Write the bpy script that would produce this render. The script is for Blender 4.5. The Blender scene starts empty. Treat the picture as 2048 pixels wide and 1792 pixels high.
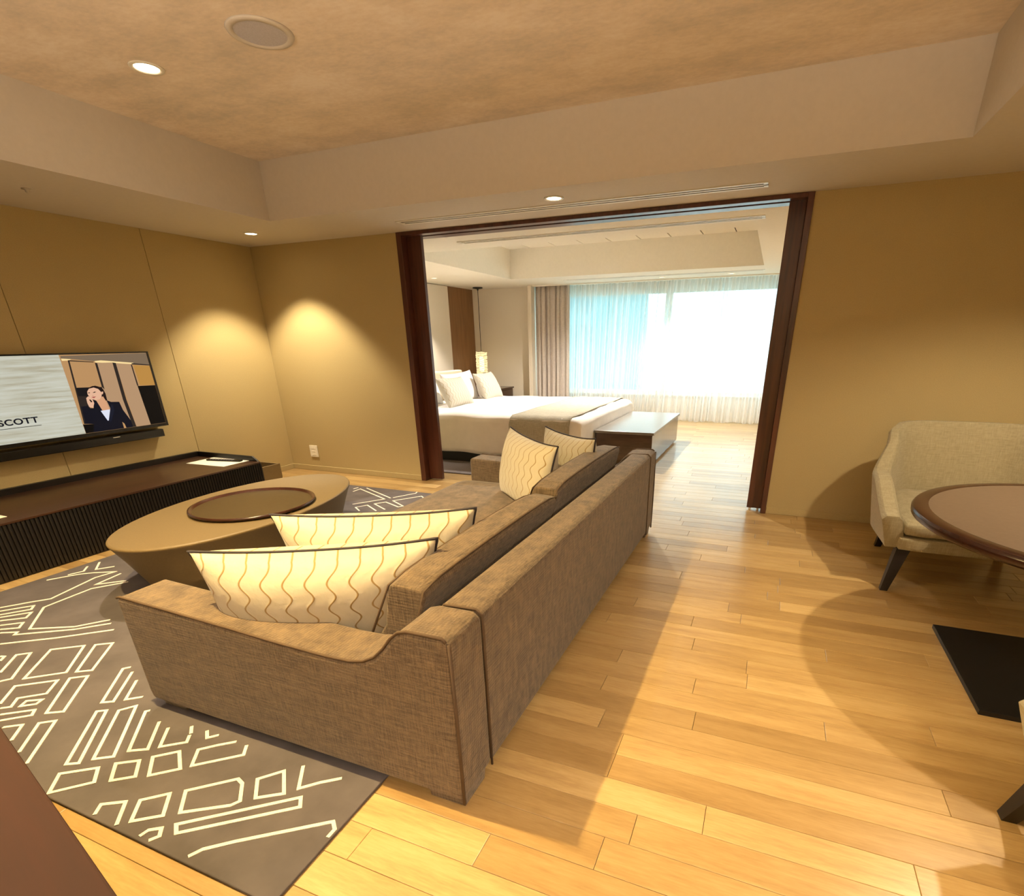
import bpy, bmesh, math, random
from mathutils import Vector, Matrix
random.seed(7)
PI = math.pi
S = bpy.context.scene
C = S.collection

# ------------------------------------------------------------------ camera
cam = bpy.data.objects.new('camera', bpy.data.cameras.new('camera')); C.objects.link(cam)
cam.matrix_world = Matrix(((0.92830387, -0.13655772, 0.34583799, 5.6407),
                           (0.37166652, 0.36772503, -0.85243317, -5.0994),
                           (-0.01076696, 0.91985341, 0.3921145, 1.5025), (0, 0, 0, 1)))
cam.data.sensor_width = 36; cam.data.sensor_fit = 'HORIZONTAL'
cam.data.lens = 1052.45 / 2048 * 36
cam.data.shift_x = -0.03576; cam.data.shift_y = 0.11377
cam.data.clip_start = 0.02; cam.data.clip_end = 500
S.camera = cam
# ------------------------------------------------------------------ view, world
S.view_settings.view_transform = 'Standard'; S.view_settings.look = 'None'
S.view_settings.gamma = 1; S.view_settings.use_curve_mapping = False
S.view_settings.exposure = 1.1
SKY = 1.9
w = bpy.data.worlds.new('world'); S.world = w; w.use_nodes = True
bg = w.node_tree.nodes['Background']; bg.inputs[0].default_value = (0.66, 0.93, 1.0, 1); bg.inputs[1].default_value = SKY
# ------------------------------------------------------------------ lights
WARM = (1.0, 0.82, 0.55)
def spot(x, y, z, power, deg=70, blend=0.6, size=0.04, col=WARM, aim=None):
    l = bpy.data.lights.new('downlight_and_fill_spot', 'SPOT'); l.energy = power; l.color = col
    l.spot_size = math.radians(deg); l.spot_blend = blend; l.shadow_soft_size = size
    o = bpy.data.objects.new('downlight_and_fill_spot', l); C.objects.link(o); o.location = (x, y, z)
    if aim: o.rotation_euler = (Vector(aim) - Vector((x, y, z))).to_track_quat('-Z', 'Y').to_euler()
    return o
LIGHTS = [  # x, y, ceiling z, power, cone
    (2.145, -2.396, 2.934, 170, 95), (0.685, -0.575, 2.5, 125, 98), (3.908, -0.633, 2.5, 30, 80),
    (3.50, -4.04, 2.934, 340, 120), (7.25, -2.0, 2.5, 100, 140), (6.75, -5.90, 2.5, 95, 125),
    (0.05, 3.63, 2.5, 120, 90), (0.10, 1.30, 2.5, 90, 90), (3.608, 5.35, 2.5, 40, 80), (4.772, 5.35, 2.5, 40, 80),  # second entry is an added bedroom fill without a fixture
    (3.2, 3.0, 2.96, 380, 145), (6.3, 3.0, 2.5, 110, 130)]  # both added to brighten the bedroom, no fixtures there
for (x, y, z, p, d) in LIGHTS:
    spot(x, y, z - 0.012, p, d, blend=0.45, col=((1.0, 0.93, 0.83) if y > 0 else (1.0, 0.71, 0.27) if x == 3.50 else WARM))
for (x, y, z, e) in ((6.4, -6.2, 1.85, 270), (3.4, -5.75, 1.85, 170)):   # upward fills added behind the camera to brighten the ceiling, no lamp bodies
    l = bpy.data.lights.new('added_ceiling_fill', 'SPOT'); l.energy = e; l.color = (1.0, 0.84, 0.62); l.shadow_soft_size = 0.15
    l.spot_size = math.radians(165); l.spot_blend = 0.8
    o = bpy.data.objects.new('added_ceiling_fill', l); C.objects.link(o); o.location = (x, y, z); o.rotation_euler = (PI - 0.15, 0, 0)
lp = bpy.data.lights.new('window_daylight', 'AREA'); lp.shape = 'RECTANGLE'; lp.size = 4.6; lp.size_y = 2.05
lp.cycles.is_portal = True
po = bpy.data.objects.new('window_portal', lp); C.objects.link(po); po.location = (3.95, 6.12, 1.45); po.rotation_euler = (-PI/2, 0, 0)

# ------------------------------------------------------------------ materials
def srgb(r, g, b):
    f = lambda c: ((c/255)/12.92 if c/255 <= 0.04045 else ((c/255+0.055)/1.055)**2.4)
    return (f(r), f(g), f(b), 1)
def newmat(name):
    m = bpy.data.materials.new(name); m.use_nodes = True
    return m, m.node_tree.nodes, m.node_tree.links, m.node_tree.nodes['Principled BSDF']
def coords(N, L, kind='Object', scale=(1, 1, 1)):
    t = N.new('ShaderNodeTexCoord'); mp = N.new('ShaderNodeMapping'); mp.inputs['Scale'].default_value = scale
    L.new(t.outputs[kind], mp.inputs['Vector']); return mp.outputs['Vector']
def ramp(N, L, fac, stops):
    r = N.new('ShaderNodeValToRGB'); L.new(fac, r.inputs[0])
    while len(r.color_ramp.elements) < len(stops): r.color_ramp.elements.new(0.5)
    for e, (p, c) in zip(r.color_ramp.elements, stops): e.position = p; e.color = c
    return r.outputs[0]
def noise(N, L, vec, scale, detail=4, rough=0.55):
    n = N.new('ShaderNodeTexNoise'); n.inputs['Scale'].default_value = scale; n.inputs['Detail'].default_value = detail
    n.inputs['Roughness'].default_value = rough; L.new(vec, n.inputs['Vector']); return n.outputs['Fac']
def math_(N, L, op, a, b=None):
    m = N.new('ShaderNodeMath'); m.operation = op
    for i, v in enumerate((a, b)):
        if v is None: continue
        if isinstance(v, (int, float)): m.inputs[i].default_value = v
        else: L.new(v, m.inputs[i])
    return m.outputs[0]
def bump(N, L, P, h, strength=0.3, dist=0.01):
    b = N.new('ShaderNodeBump'); b.inputs['Strength'].default_value = strength; b.inputs['Distance'].default_value = dist
    L.new(h, b.inputs['Height']); L.new(b.outputs[0], P.inputs['Normal'])
def plain(name, col, rough=0.5, metal=0, spec=0.5, var=0.04, nscale=12, bmp=0.0, nz=(1, 1, 1)):
    m, N, L, P = newmat(name)
    v = coords(N, L, scale=nz); f = noise(N, L, v, nscale)
    a = tuple(max(0, c*(1-var*2)) for c in col[:3]) + (1,); b = tuple(min(1, c*(1+var*2)) for c in col[:3]) + (1,)
    L.new(ramp(N, L, f, [(0.3, a), (0.7, b)]), P.inputs['Base Color'])
    P.inputs['Roughness'].default_value = rough; P.inputs['Metallic'].default_value = metal
    P.inputs['Specular IOR Level'].default_value = spec
    if bmp: bump(N, L, P, f, bmp)
    return m
def emis(name, col, strength):
    m, N, L, P = newmat(name)
    P.inputs['Base Color'].default_value = (0.004, 0.004, 0.004, 1); P.inputs['Roughness'].default_value = 0.3; P.inputs['Specular IOR Level'].default_value = 0.08
    P.inputs['Emission Color'].default_value = col; P.inputs['Emission Strength'].default_value = strength
    return m
def fabric(name, c1, c2, scale=1.0, weave=260, bs=0.35, sheen=0.2):
    m, N, L, P = newmat(name)
    v = coords(N, L)
    n1 = noise(N, L, coords(N, L, scale=(14*scale, 14*scale, 190*scale)), 1.0, 3)
    n2 = noise(N, L, coords(N, L, scale=(230*scale, 40*scale, 14*scale)), 1.0, 3)
    n3 = noise(N, L, v, 700*scale, 1)
    s = math_(N, L, 'ADD', math_(N, L, 'ADD', math_(N, L, 'MULTIPLY', n1, 0.35), math_(N, L, 'MULTIPLY', n2, 0.35)), math_(N, L, 'MULTIPLY', n3, 0.3))
    L.new(ramp(N, L, s, [(0.40, c1), (0.52, tuple((a+b)/2 for a, b in zip(c1, c2))), (0.66, c2)]), P.inputs['Base Color'])
    P.inputs['Roughness'].default_value = 0.85; P.inputs['Sheen Weight'].default_value = sheen
    P.inputs['Specular IOR Level'].default_value = 0.25
    wv = []
    for ax in ('X', 'Y', 'Z'):
        wt = N.new('ShaderNodeTexWave'); wt.bands_direction = ax; wt.inputs['Scale'].default_value = weave*0.05*scale*2; wt.inputs['Distortion'].default_value = 0.4
        L.new(v, wt.inputs['Vector']); wv.append(wt.outputs['Fac'])
    h = math_(N, L, 'ADD', math_(N, L, 'ADD', wv[0], wv[1]), wv[2])
    h = math_(N, L, 'ADD', math_(N, L, 'MULTIPLY', h, 0.5), math_(N, L, 'MULTIPLY', s, 1.6))
    bump(N, L, P, h, bs, 0.004)
    return m
def wood(name, c1, c2, rough=0.35, axis=(1, 12, 12), scale=1.5, spec=0.5):
    m, N, L, P = newmat(name)
    f = noise(N, L, coords(N, L, scale=axis), scale, 8, 0.6)
    L.new(ramp(N, L, f, [(0.3, c1), (0.7, c2)]), P.inputs['Base Color'])
    P.inputs['Roughness'].default_value = rough; P.inputs['Specular IOR Level'].default_value = spec
    bump(N, L, P, f, 0.08, 0.003)
    return m
M = {}
M['wall'] = plain('wall_textile', srgb(182, 164, 118), 0.85, var=0.03, nscale=160, bmp=0.06)
M['wallbed'] = plain('wall_textile_bedroom', srgb(230, 220, 202), 0.85, var=0.02, nscale=160, bmp=0.05)
M['headwall'] = plain('pale_wall_panel', srgb(225, 214, 196), 0.8, var=0.02, nscale=100)
M['ceil'] = plain('ceiling_paint', srgb(208, 201, 192), 0.9, var=0.01, nscale=30)
M['ceilbed'] = plain('ceiling_paint_bedroom', srgb(232, 226, 212), 0.9, var=0.01, nscale=30)
def gold_ceiling():
    m, N, L, P = newmat('mottled_gold_ceiling')
    v = coords(N, L, scale=(1, 1.6, 1))
    a = noise(N, L, v, 2.2, 9, 0.62); b = noise(N, L, v, 26, 4, 0.6)
    s = math_(N, L, 'ADD', math_(N, L, 'MULTIPLY', a, 0.72), math_(N, L, 'MULTIPLY', b, 0.28))
    L.new(ramp(N, L, s, [(0.36, srgb(212, 202, 190)), (0.46, srgb(226, 213, 199)), (0.53, srgb(235, 221, 206)), (0.64, srgb(244, 233, 221))]), P.inputs['Base Color'])
    P.inputs['Roughness'].default_value = 0.7; bump(N, L, P, b, 0.15, 0.004); return m
M['gold'] = gold_ceiling()
def plank_mat():
    m, N, L, P = newmat('oak_plank')
    oi = N.new('ShaderNodeObjectInfo'); ge = N.new('ShaderNodeNewGeometry')
    r = math_(N, L, 'FRACT', math_(N, L, 'ADD', oi.outputs['Random'], math_(N, L, 'MULTIPLY', ge.outputs['Random Per Island'], 7.31)))
    t = N.new('ShaderNodeTexCoord'); mp = N.new('ShaderNodeMapping'); mp.inputs['Scale'].default_value = (1.0, 9, 1)
    off = N.new('ShaderNodeCombineXYZ'); L.new(math_(N, L, 'MULTIPLY', r, 37.0), off.inputs[0]); L.new(math_(N, L, 'MULTIPLY', r, 91.0), off.inputs[1])
    va = N.new('ShaderNodeVectorMath'); va.operation = 'ADD'; L.new(ge.outputs['Position'], mp.inputs['Vector']); L.new(mp.outputs[0], va.inputs[0]); L.new(off.outputs[0], va.inputs[1])
    g = noise(N, L, va.outputs[0], 1.7, 8, 0.65)
    g2 = noise(N, L, va.outputs[0], 14, 4, 0.6)
    gg = math_(N, L, 'ADD', math_(N, L, 'MULTIPLY', g, 0.7), math_(N, L, 'MULTIPLY', g2, 0.3))
    base = ramp(N, L, gg, [(0.34, srgb(174, 146, 102)), (0.5, srgb(196, 169, 121)), (0.66, srgb(210, 186, 140))])
    tint = ramp(N, L, r, [(0.0, srgb(214, 202, 184)), (0.35, srgb(230, 221, 206)), (0.7, srgb(240, 232, 218)), (1.0, srgb(255, 250, 240))])
    mx = N.new('ShaderNodeMix'); mx.data_type = 'RGBA'; mx.blend_type = 'MULTIPLY'; mx.inputs[0].default_value = 1
    L.new(base, mx.inputs[6]); L.new(tint, mx.inputs[7]); L.new(mx.outputs[2], P.inputs['Base Color'])
    P.inputs['Roughness'].default_value = 0.34; P.inputs['Coat Weight'].default_value = 0.45; P.inputs['Coat Roughness'].default_value = 0.16
    bump(N, L, P, gg, 0.05, 0.003); return m
M['plank'] = plank_mat()
M['joint'] = plain('dark_joint', srgb(70, 48, 26), 0.8)
M['sofa'] = fabric('taupe_sofa_weave', srgb(74, 62, 50), srgb(134, 114, 91))
M['cream'] = fabric('cream_chair_fabric', srgb(150, 140, 110), srgb(180, 168, 138), 1.2, bs=0.15)
M['rug'] = plain('grey_rug_wool', srgb(90, 84, 87), 0.95, var=0.1, nscale=5, bmp=0.15)
M['rugline'] = plain('cream_rug_line', srgb(236, 230, 220), 0.9, var=0.05, nscale=60)
M['dark'] = wood('dark_wenge', srgb(10, 7, 6), srgb(20, 14, 11), 0.4)
M['console_top'] = wood('console_brown_top', srgb(48, 30, 20), srgb(66, 42, 28), 0.3, axis=(12, 1, 12))
M['frame'] = wood('walnut_frame', srgb(58, 32, 24), srgb(98, 56, 40), 0.32, axis=(14, 14, 1))
M['brownpanel'] = wood('brown_wall_panel', srgb(120, 84, 48), srgb(142, 102, 62), 0.5, axis=(10, 10, 1))
M['desk'] = wood('reddish_brown_desk', srgb(40, 13, 4), srgb(54, 18, 6), 0.85)
M['otto'] = plain('tan_leather_table', srgb(114, 96, 64), 0.55, var=0.03, nscale=90, bmp=0.05)
M['trayin'] = plain('tray_olive_inlay', srgb(66, 52, 26), 0.45, var=0.05, nscale=40)
M['rimwood'] = wood('dark_red_rim', srgb(42, 22, 16), srgb(66, 36, 26), 0.22, axis=(4, 4, 4))
M['stone'] = plain('taupe_table_inlay', srgb(112, 95, 80), 0.35, var=0.04, nscale=50)
M['black'] = plain('black_metal', srgb(14, 13, 13), 0.5)
M['blackgloss'] = plain('black_plastic', srgb(10, 10, 11), 0.25)
M['legs'] = wood('black_leg_wood', srgb(18, 14, 14), srgb(32, 24, 24), 0.4)
M['navy'] = plain('navy_piping', srgb(40, 34, 44), 0.7)
M['pipe'] = plain('brown_piping', srgb(84, 66, 50), 0.8)
M['white'] = plain('white_linen', srgb(238, 232, 226), 0.85, var=0.02, nscale=6, bmp=0.1)
M['runner'] = fabric('bed_runner_cloth', srgb(158, 150, 130), srgb(196, 188, 168), 1.2, bs=0.15)
M['headb'] = plain('headboard_cloth', srgb(196, 180, 154), 0.8, nscale=80)
M['benchtop'] = plain('grey_bench_top', srgb(118, 112, 104), 0.28, var=0.04, nscale=30)
M['bench'] = wood('bench_brown_wood', srgb(60, 42, 32), srgb(84, 60, 46), 0.18, axis=(2, 2, 12), spec=0.8)
M['plastic'] = plain('white_plastic', srgb(236, 232, 220), 0.4, var=0.01)
M['paper'] = plain('paper', srgb(240, 236, 222), 0.7, var=0.01)
M['chrome'] = plain('brushed_metal', srgb(190, 185, 180), 0.3, metal=1)
M['grille'] = plain('speaker_grille', srgb(192, 190, 200), 0.7, var=0.06, nscale=220)
M['drape'] = fabric('beige_drape', srgb(186, 174, 164), srgb(216, 206, 196), 1.0, bs=0.1)
M['glow'] = emis('downlight_glow', (1, 0.80, 0.52, 1), 14)
M['glowdim'] = emis('downlight_glow_dim', (1, 0.78, 0.45, 1), 3)
M['bulb'] = emis('bulb_glow', (1, 0.74, 0.36, 1), 1.6)
M['greyrug'] = plain('grey_bedroom_carpet', srgb(116, 108, 106), 0.95, var=0.06, nscale=60, bmp=0.2)
M['ext'] = plain('pale_facade', srgb(72, 124, 128), 0.8, var=0.05, nscale=0.3)
M['extwin'] = plain('facade_window', srgb(56, 106, 112), 0.5)
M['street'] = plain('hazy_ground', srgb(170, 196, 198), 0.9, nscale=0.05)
def sheer():
    m, N, L, P = newmat('sheer_voile')
    N.remove(P); out = N['Material Output']
    tr = N.new('ShaderNodeBsdfTransparent'); tl = N.new('ShaderNodeBsdfTranslucent'); df = N.new('ShaderNodeBsdfDiffuse')
    tl.inputs[0].default_value = (0.95, 0.95, 0.93, 1); df.inputs[0].default_value = (0.9, 0.88, 0.86, 1)
    a = N.new('ShaderNodeMixShader'); b = N.new('ShaderNodeMixShader'); a.inputs[0].default_value = 0.45
    L.new(tl.outputs[0], a.inputs[1]); L.new(df.outputs[0], a.inputs[2])
    f = noise(N, L, coords(N, L, scale=(1, 1, 0.05)), 40, 2)
    lw = N.new('ShaderNodeLayerWeight'); lw.inputs[0].default_value = 0.35
    k = math_(N, L, 'ADD', math_(N, L, 'MULTIPLY', f, 0.20), math_(N, L, 'ADD', math_(N, L, 'MULTIPLY', lw.outputs['Facing'], 0.85), 0.32))
    k = math_(N, L, 'MINIMUM', k, 0.92)
    L.new(k, b.inputs[0]); L.new(tr.outputs[0], b.inputs[1]); L.new(a.outputs[0], b.inputs[2]); L.new(b.outputs[0], out.inputs[0])
    return m
M['sheer'] = sheer()
def glass():
    m, N, L, P = newmat('window_glass'); N.remove(P); out = N['Material Output']
    tr = N.new('ShaderNodeBsdfTransparent'); gl = N.new('ShaderNodeBsdfGlossy'); gl.inputs['Roughness'].default_value = 0.02
    tr.inputs[0].default_value = (0.95, 0.985, 0.985, 1)
    b = N.new('ShaderNodeMixShader'); b.inputs[0].default_value = 0.05
    L.new(tr.outputs[0], b.inputs[1]); L.new(gl.outputs[0], b.inputs[2]); L.new(b.outputs[0], out.inputs[0]); return m
M['glass'] = glass()
def wave_fabric():
    m, N, L, P = newmat('ivory_wave_cushion')
    uv = N.new('ShaderNodeUVMap'); sp = N.new('ShaderNodeSeparateXYZ'); L.new(uv.outputs[0], sp.inputs[0])
    s = math_(N, L, 'SINE', math_(N, L, 'MULTIPLY', sp.outputs[1], 2*PI*5.0))
    u = math_(N, L, 'ADD', math_(N, L, 'MULTIPLY', sp.outputs[0], 11.0), math_(N, L, 'MULTIPLY', s, 0.19))
    fr = math_(N, L, 'ABSOLUTE', math_(N, L, 'SUBTRACT', math_(N, L, 'FRACT', u), 0.5))
    line = math_(N, L, 'LESS_THAN', fr, 0.045)
    L.new(ramp(N, L, line, [(0.0, srgb(190, 183, 166)), (1.0, srgb(150, 124, 78))]), P.inputs['Base Color'])
    P.inputs['Roughness'].default_value = 0.6; P.inputs['Sheen Weight'].default_value = 0.3
    h = math_(N, L, 'POWER', math_(N, L, 'MULTIPLY', math_(N, L, 'SUBTRACT', 0.5, fr), 2.0), 8.0)
    n = noise(N, L, coords(N, L), 14, 4)
    bump(N, L, P, math_(N, L, 'ADD', math_(N, L, 'MULTIPLY', h, 0.4), n), 0.5, 0.012)
    return m
M['wave'] = wave_fabric()
def screen_left():
    m, N, L, P = newmat('screen_pale_texture')
    v = coords(N, L, scale=(1, 1.2, 22)); f = noise(N, L, v, 2.2, 6, 0.6)
    col = ramp(N, L, f, [(0.3, srgb(176, 170, 146)), (0.5, srgb(200, 200, 182)), (0.7, srgb(214, 216, 204))])
    P.inputs['Base Color'].default_value = (0.02, 0.02, 0.02, 1); L.new(col, P.inputs['Emission Color']); P.inputs['Emission Strength'].default_value = 0.42
    P.inputs['Roughness'].default_value = 0.3; return m
M['scr_left'] = screen_left()
SC = {'ceilb': (128, 108, 86), 'glow': (255, 224, 160), 'panel': (184, 148, 112), 'amber': (190, 140, 70), 'dark': (48, 40, 36), 'black': (12, 10, 10),
      'dark2': (26, 24, 26), 'hair': (34, 22, 22), 'skin': (232, 184, 152), 'skin2': (218, 164, 124), 'jacket': (16, 18, 30), 'jacket2': (24, 28, 44),
      'white': (226, 230, 244), 'lips': (170, 80, 76), 'nose': (196, 138, 112), 'tan': (196, 150, 100), 'bg': (190, 146, 98)}
for k, c in SC.items(): M['scr_'+k] = emis('screen_'+k, srgb(*c), 0.45)

# ------------------------------------------------------------------ mesh helpers
def link(name, bm, mat, parent=None, kind=None, smooth=False, bev=0.0, seg=2, sub=0):
    me = bpy.data.meshes.new(name); bm.normal_update(); bm.to_mesh(me); bm.free()
    if smooth: me.polygons.foreach_set('use_smooth', [True]*len(me.polygons))
    if mat: me.materials.append(M[mat] if isinstance(mat, str) else mat)
    o = bpy.data.objects.new(name, me); C.objects.link(o)
    if parent: o.parent = parent
    if kind: o['kind'] = kind
    if bev:
        b = o.modifiers.new('bevel', 'BEVEL'); b.width = bev; b.segments = seg; b.limit_method = 'ANGLE'; b.harden_normals = False
    if sub:
        s = o.modifiers.new('subdivision', 'SUBSURF'); s.levels = sub; s.render_levels = sub
    return o
def box(bm, x0, x1, y0, y1, z0, z1):
    vs = [bm.verts.new((x, y, z)) for z in (z0, z1) for y in (y0, y1) for x in (x0, x1)]
    for f in ((0, 2, 3, 1), (4, 5, 7, 6), (0, 1, 5, 4), (2, 6, 7, 3), (0, 4, 6, 2), (1, 3, 7, 5)): bm.faces.new([vs[i] for i in f])
    return vs
def boxo(name, mat, b, parent=None, kind=None, bev=0.0, seg=2, smooth=False):
    bm = bmesh.new(); box(bm, *b); return link(name, bm, mat, parent, kind, smooth, bev, seg)
def prism(bm, pts, y0, y1, axis='y'):
    """extrude a closed polygon of (a,b) along an axis"""
    def P(a, b, t): return {'y': (a, t, b), 'x': (t, a, b), 'z': (a, b, t)}[axis]
    A = [bm.verts.new(P(a, b, y0)) for a, b in pts]; B = [bm.verts.new(P(a, b, y1)) for a, b in pts]
    bm.faces.new(A); bm.faces.new(B[::-1]); n = len(pts)
    for i in range(n): bm.faces.new((A[i], B[i], B[(i+1) % n], A[(i+1) % n]))
    bmesh.ops.recalc_face_normals(bm, faces=bm.faces)
def lathe(bm, prof, cx, cy, seg=48, sx=1.0, sy=1.0, rot=0.0):
    rings = []
    for r, z in prof:
        rings.append([bm.verts.new((cx + (r*sx*math.cos(a))*math.cos(rot) - (r*sy*math.sin(a))*math.sin(rot),
                                    cy + (r*sx*math.cos(a))*math.sin(rot) + (r*sy*math.sin(a))*math.cos(rot), z))
                      for a in (2*PI*i/seg for i in range(seg))])
    for A, B in zip(rings, rings[1:]):
        for i in range(seg): bm.faces.new((A[i], A[(i+1) % seg], B[(i+1) % seg], B[i]))
    if prof[0][0] > 0: bm.faces.new(rings[0][::-1])
    if prof[-1][0] > 0: bm.faces.new(rings[-1])
    bmesh.ops.recalc_face_normals(bm, faces=bm.faces)
def tube(bm, pts, r, seg=8, closed=False):
    pts = [Vector(p) for p in pts]; n = len(pts); rings = []
    for i, p in enumerate(pts):
        a = pts[(i-1) % n] if (closed or i > 0) else p; b = pts[(i+1) % n] if (closed or i < n-1) else p
        t = (b - a).normalized(); up = Vector((0, 0, 1)) if abs(t.z) < 0.9 else Vector((1, 0, 0))
        u = t.cross(up).normalized(); v = u.cross(t).normalized()
        rings.append([bm.verts.new(p + u*r*math.cos(2*PI*k/seg) + v*r*math.sin(2*PI*k/seg)) for k in range(seg)])
    m = n if closed else n-1
    for i in range(m):
        A, B = rings[i], rings[(i+1) % n]
        for k in range(seg): bm.faces.new((A[k], A[(k+1) % seg], B[(k+1) % seg], B[k]))
    if not closed: bm.faces.new(rings[0][::-1]); bm.faces.new(rings[-1])
    bmesh.ops.recalc_face_normals(bm, faces=bm.faces)
def leg(bm, top, bot, rt, rb, seg=4):
    """square tapered leg between two points"""
    for (c, r) in ((Vector(bot), rb), (Vector(top), rt)):
        pass
    A = [bm.verts.new(Vector(bot) + Vector((dx*rb, dy*rb, 0))) for dx, dy in ((-1, -1), (1, -1), (1, 1), (-1, 1))]
    B = [bm.verts.new(Vector(top) + Vector((dx*rt, dy*rt, 0))) for dx, dy in ((-1, -1), (1, -1), (1, 1), (-1, 1))]
    bm.faces.new(A[::-1]); bm.faces.new(B)
    for i in range(4): bm.faces.new((A[i], A[(i+1) % 4], B[(i+1) % 4], B[i]))
def thing(name, label, cat, loc=(0, 0, 0), group=None):
    o = bpy.data.objects.new(name, None); C.objects.link(o); o.location = loc; o.empty_display_size = 0.1
    o['label'] = label; o['category'] = cat
    if group: o['group'] = group
    return o
def tag(o, label, cat, group=None):
    o['label'] = label; o['category'] = cat
    if group: o['group'] = group
    return o
def keep(o, root):
    """parent while mesh coordinates are already in world space"""
    o.parent = root; o.matrix_parent_inverse = Matrix.Translation(-Vector(root.location)); return o
def rbox(name, mat, b, root, r=0.04, puff=0.0, n=8, pz=0.0):
    """soft upholstered box: subdivided cube, rounded edges, slightly crowned"""
    x0, x1, y0, y1, z0, z1 = b
    bm = bmesh.new(); bmesh.ops.create_cube(bm, size=2)
    bmesh.ops.subdivide_edges(bm, edges=bm.edges[:], cuts=n, use_grid_fill=True)
    h = Vector(((x1-x0)/2, (y1-y0)/2, (z1-z0)/2)); c = Vector(((x0+x1)/2, (y0+y1)/2, (z0+z1)/2))
    for v in bm.verts:
        u = v.co.copy()
        for i in range(3):   # crowd the loops to the edges
            u[i] = math.copysign(1-(1-abs(u[i]))**1.0, u[i])
        p = Vector((u.x*h.x, u.y*h.y, u.z*h.z))
        rr = min(r, h.x, h.y, h.z)
        q = Vector([max(-(h[i]-rr), min(h[i]-rr, p[i])) for i in range(3)])
        d = p - q
        if d.length > 1e-6: p = q + d.normalized()*rr
        if puff:
            k = (1-u.x**2)*(1-u.y**2); p.z += math.copysign(puff*k, u.z) if u.z > 0 else 0
            k2 = (1-u.z**2)*(1-u.y**2); p.x += u.x*puff*0.5*k2
            k3 = (1-u.z**2)*(1-u.x**2); p.y += u.y*puff*0.5*k3
        v.co = c + p
    o = link(name, bm, mat, None, smooth=True); keep(o, root); return o

# ------------------------------------------------------------------ setting
def struct(name, mat, boxes, parent=None, bev=0):
    bm = bmesh.new()
    for b in boxes: box(bm, *b)
    return link(name, bm, mat, parent, None if parent else 'structure', bev=bev)
H, HC = 2.5, 2.934
XR, YB = 8.8, -7.4        # right wall, wall behind the camera
XL2, YF, XR2 = -0.52, 5.95, 7.4   # bedroom
# floor: base slab with individual planks
fl = struct('floor', 'joint', [(-0.7, XR+0.2, YB-0.2, 6.6, -0.12, -0.010)])
PW, PT = 0.1255, 0.010
camp = Vector((5.64, -5.10, 0))
def visible(x, y):
    q = cam.matrix_world.inverted() @ Vector((x, y, 0))
    if q.z > -0.05: return False
    u = 1097.2 + 1052.45*q.x/-q.z; v = 1129 - 1052.45*q.y/-q.z
    return -120 < u < 2170 and v < 2000
planks = []
row = 0; y = YB
while y < 6.3:
    x = -0.6 - random.random()*1.2
    while x < XR:
        ln = random.choice((0.62, 0.95, 1.15, 1.25, 1.35))
        a, b = max(x, -0.55), min(x+ln, XR)
        if b-a > 0.05 and not (y > 0.3 and a > XR2): planks.append((a, b, y))
        x += ln
    y += PW; row += 1
def rankp(p):
    cx, cy = (p[0]+p[1])/2, p[2]+PW/2
    hid = (3.4 < p[0] and p[1] < 4.75 and -3.9 < cy < -0.95) or (p[1] < 0.95 and -4.9 < cy < -1.3) or (1.2 < p[0] and p[1] < 4.4 and -4.35 < cy < -0.65)
    v = visible(cx, cy) or visible(p[0], cy) or visible(p[1], cy)
    return ((0 if v and not hid else 1), (cx-camp.x)**2 + (cy-camp.y)**2)
planks.sort(key=rankp)
def plankbm(bm, a, b, y, ox=0, oy=0):
    g, c = 0.0008, 0.0016
    x0, x1, y0, y1 = a+g-ox, b-g-ox, y+g-oy, y+PW-g-oy
    lo = [(x0, y0), (x1, y0), (x1, y1), (x0, y1)]; hi = [(x0+c, y0+c), (x1-c, y0+c), (x1-c, y1-c), (x0+c, y1-c)]
    A = [bm.verts.new((p[0], p[1], -PT)) for p in lo]; B = [bm.verts.new((p[0], p[1], -c*0.6)) for p in lo]; D = [bm.verts.new((p[0], p[1], 0)) for p in hi]
    bm.faces.new(D)
    for P, Q in ((A, B), (B, D)):
        for i in range(4): bm.faces.new((P[i], P[(i+1) % 4], Q[(i+1) % 4], Q[i]))
cache = {}
for (a, b, y) in planks[:300]:
    key = round(b-a, 3)
    if key not in cache:
        bm = bmesh.new(); plankbm(bm, 0, b-a, 0); o = link('plank', bm, 'plank', fl); cache[key] = o
    else:
        o = cache[key].copy(); C.objects.link(o); o.parent = fl
    o.location = (a, y, 0)
bm = bmesh.new()
for (a, b, y) in planks[300:]: plankbm(bm, a, b, y)
link('plank_field', bm, 'plank', fl, 'stuff')

# walls of the living room
DL, DR = 1.983, 5.752
wl = struct('wall_left', 'wall', [(-0.15, -0.012, YB, 0.0, 0, H)])
for a, b in ((YB, -4.84), (-4.84, -3.62), (-3.62, -2.41), (-2.41, -1.205), (-1.205, 0.0)):
    boxo('panel', 'wall', (-0.012, 0.0, a+0.002, b-0.002, 0.0, H), wl, bev=0.0015, seg=1)
wf = struct('wall_front', 'wall', [(-0.7, DL, 0, 0.25, 0, H), (DR, XR+0.15, 0, 0.25, 0, H), (DL, DR, 0.0, 0.25, H, H+0.5)])
struct('wall_right', 'wall', [(XR, XR+0.15, YB, 0.0, 0, H)])
struct('wall_back', 'wall', [(-0.15, XR+0.15, YB-0.15, YB, 0, H)])
def baseboard(name, b):
    o = boxo(name, 'wall', b, kind='structure', bev=0.003, seg=1); return o
baseboard('baseboard_left', (0.0, 0.014, -1.2, -0.016, 0, 0.062))
baseboard('baseboard_front', (0.0, DL-0.002, -0.014, 0.0, 0, 0.062))
baseboard('baseboard_right', (DR+0.002, XR, -0.010, 0.0, 0, 0.062))
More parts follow.
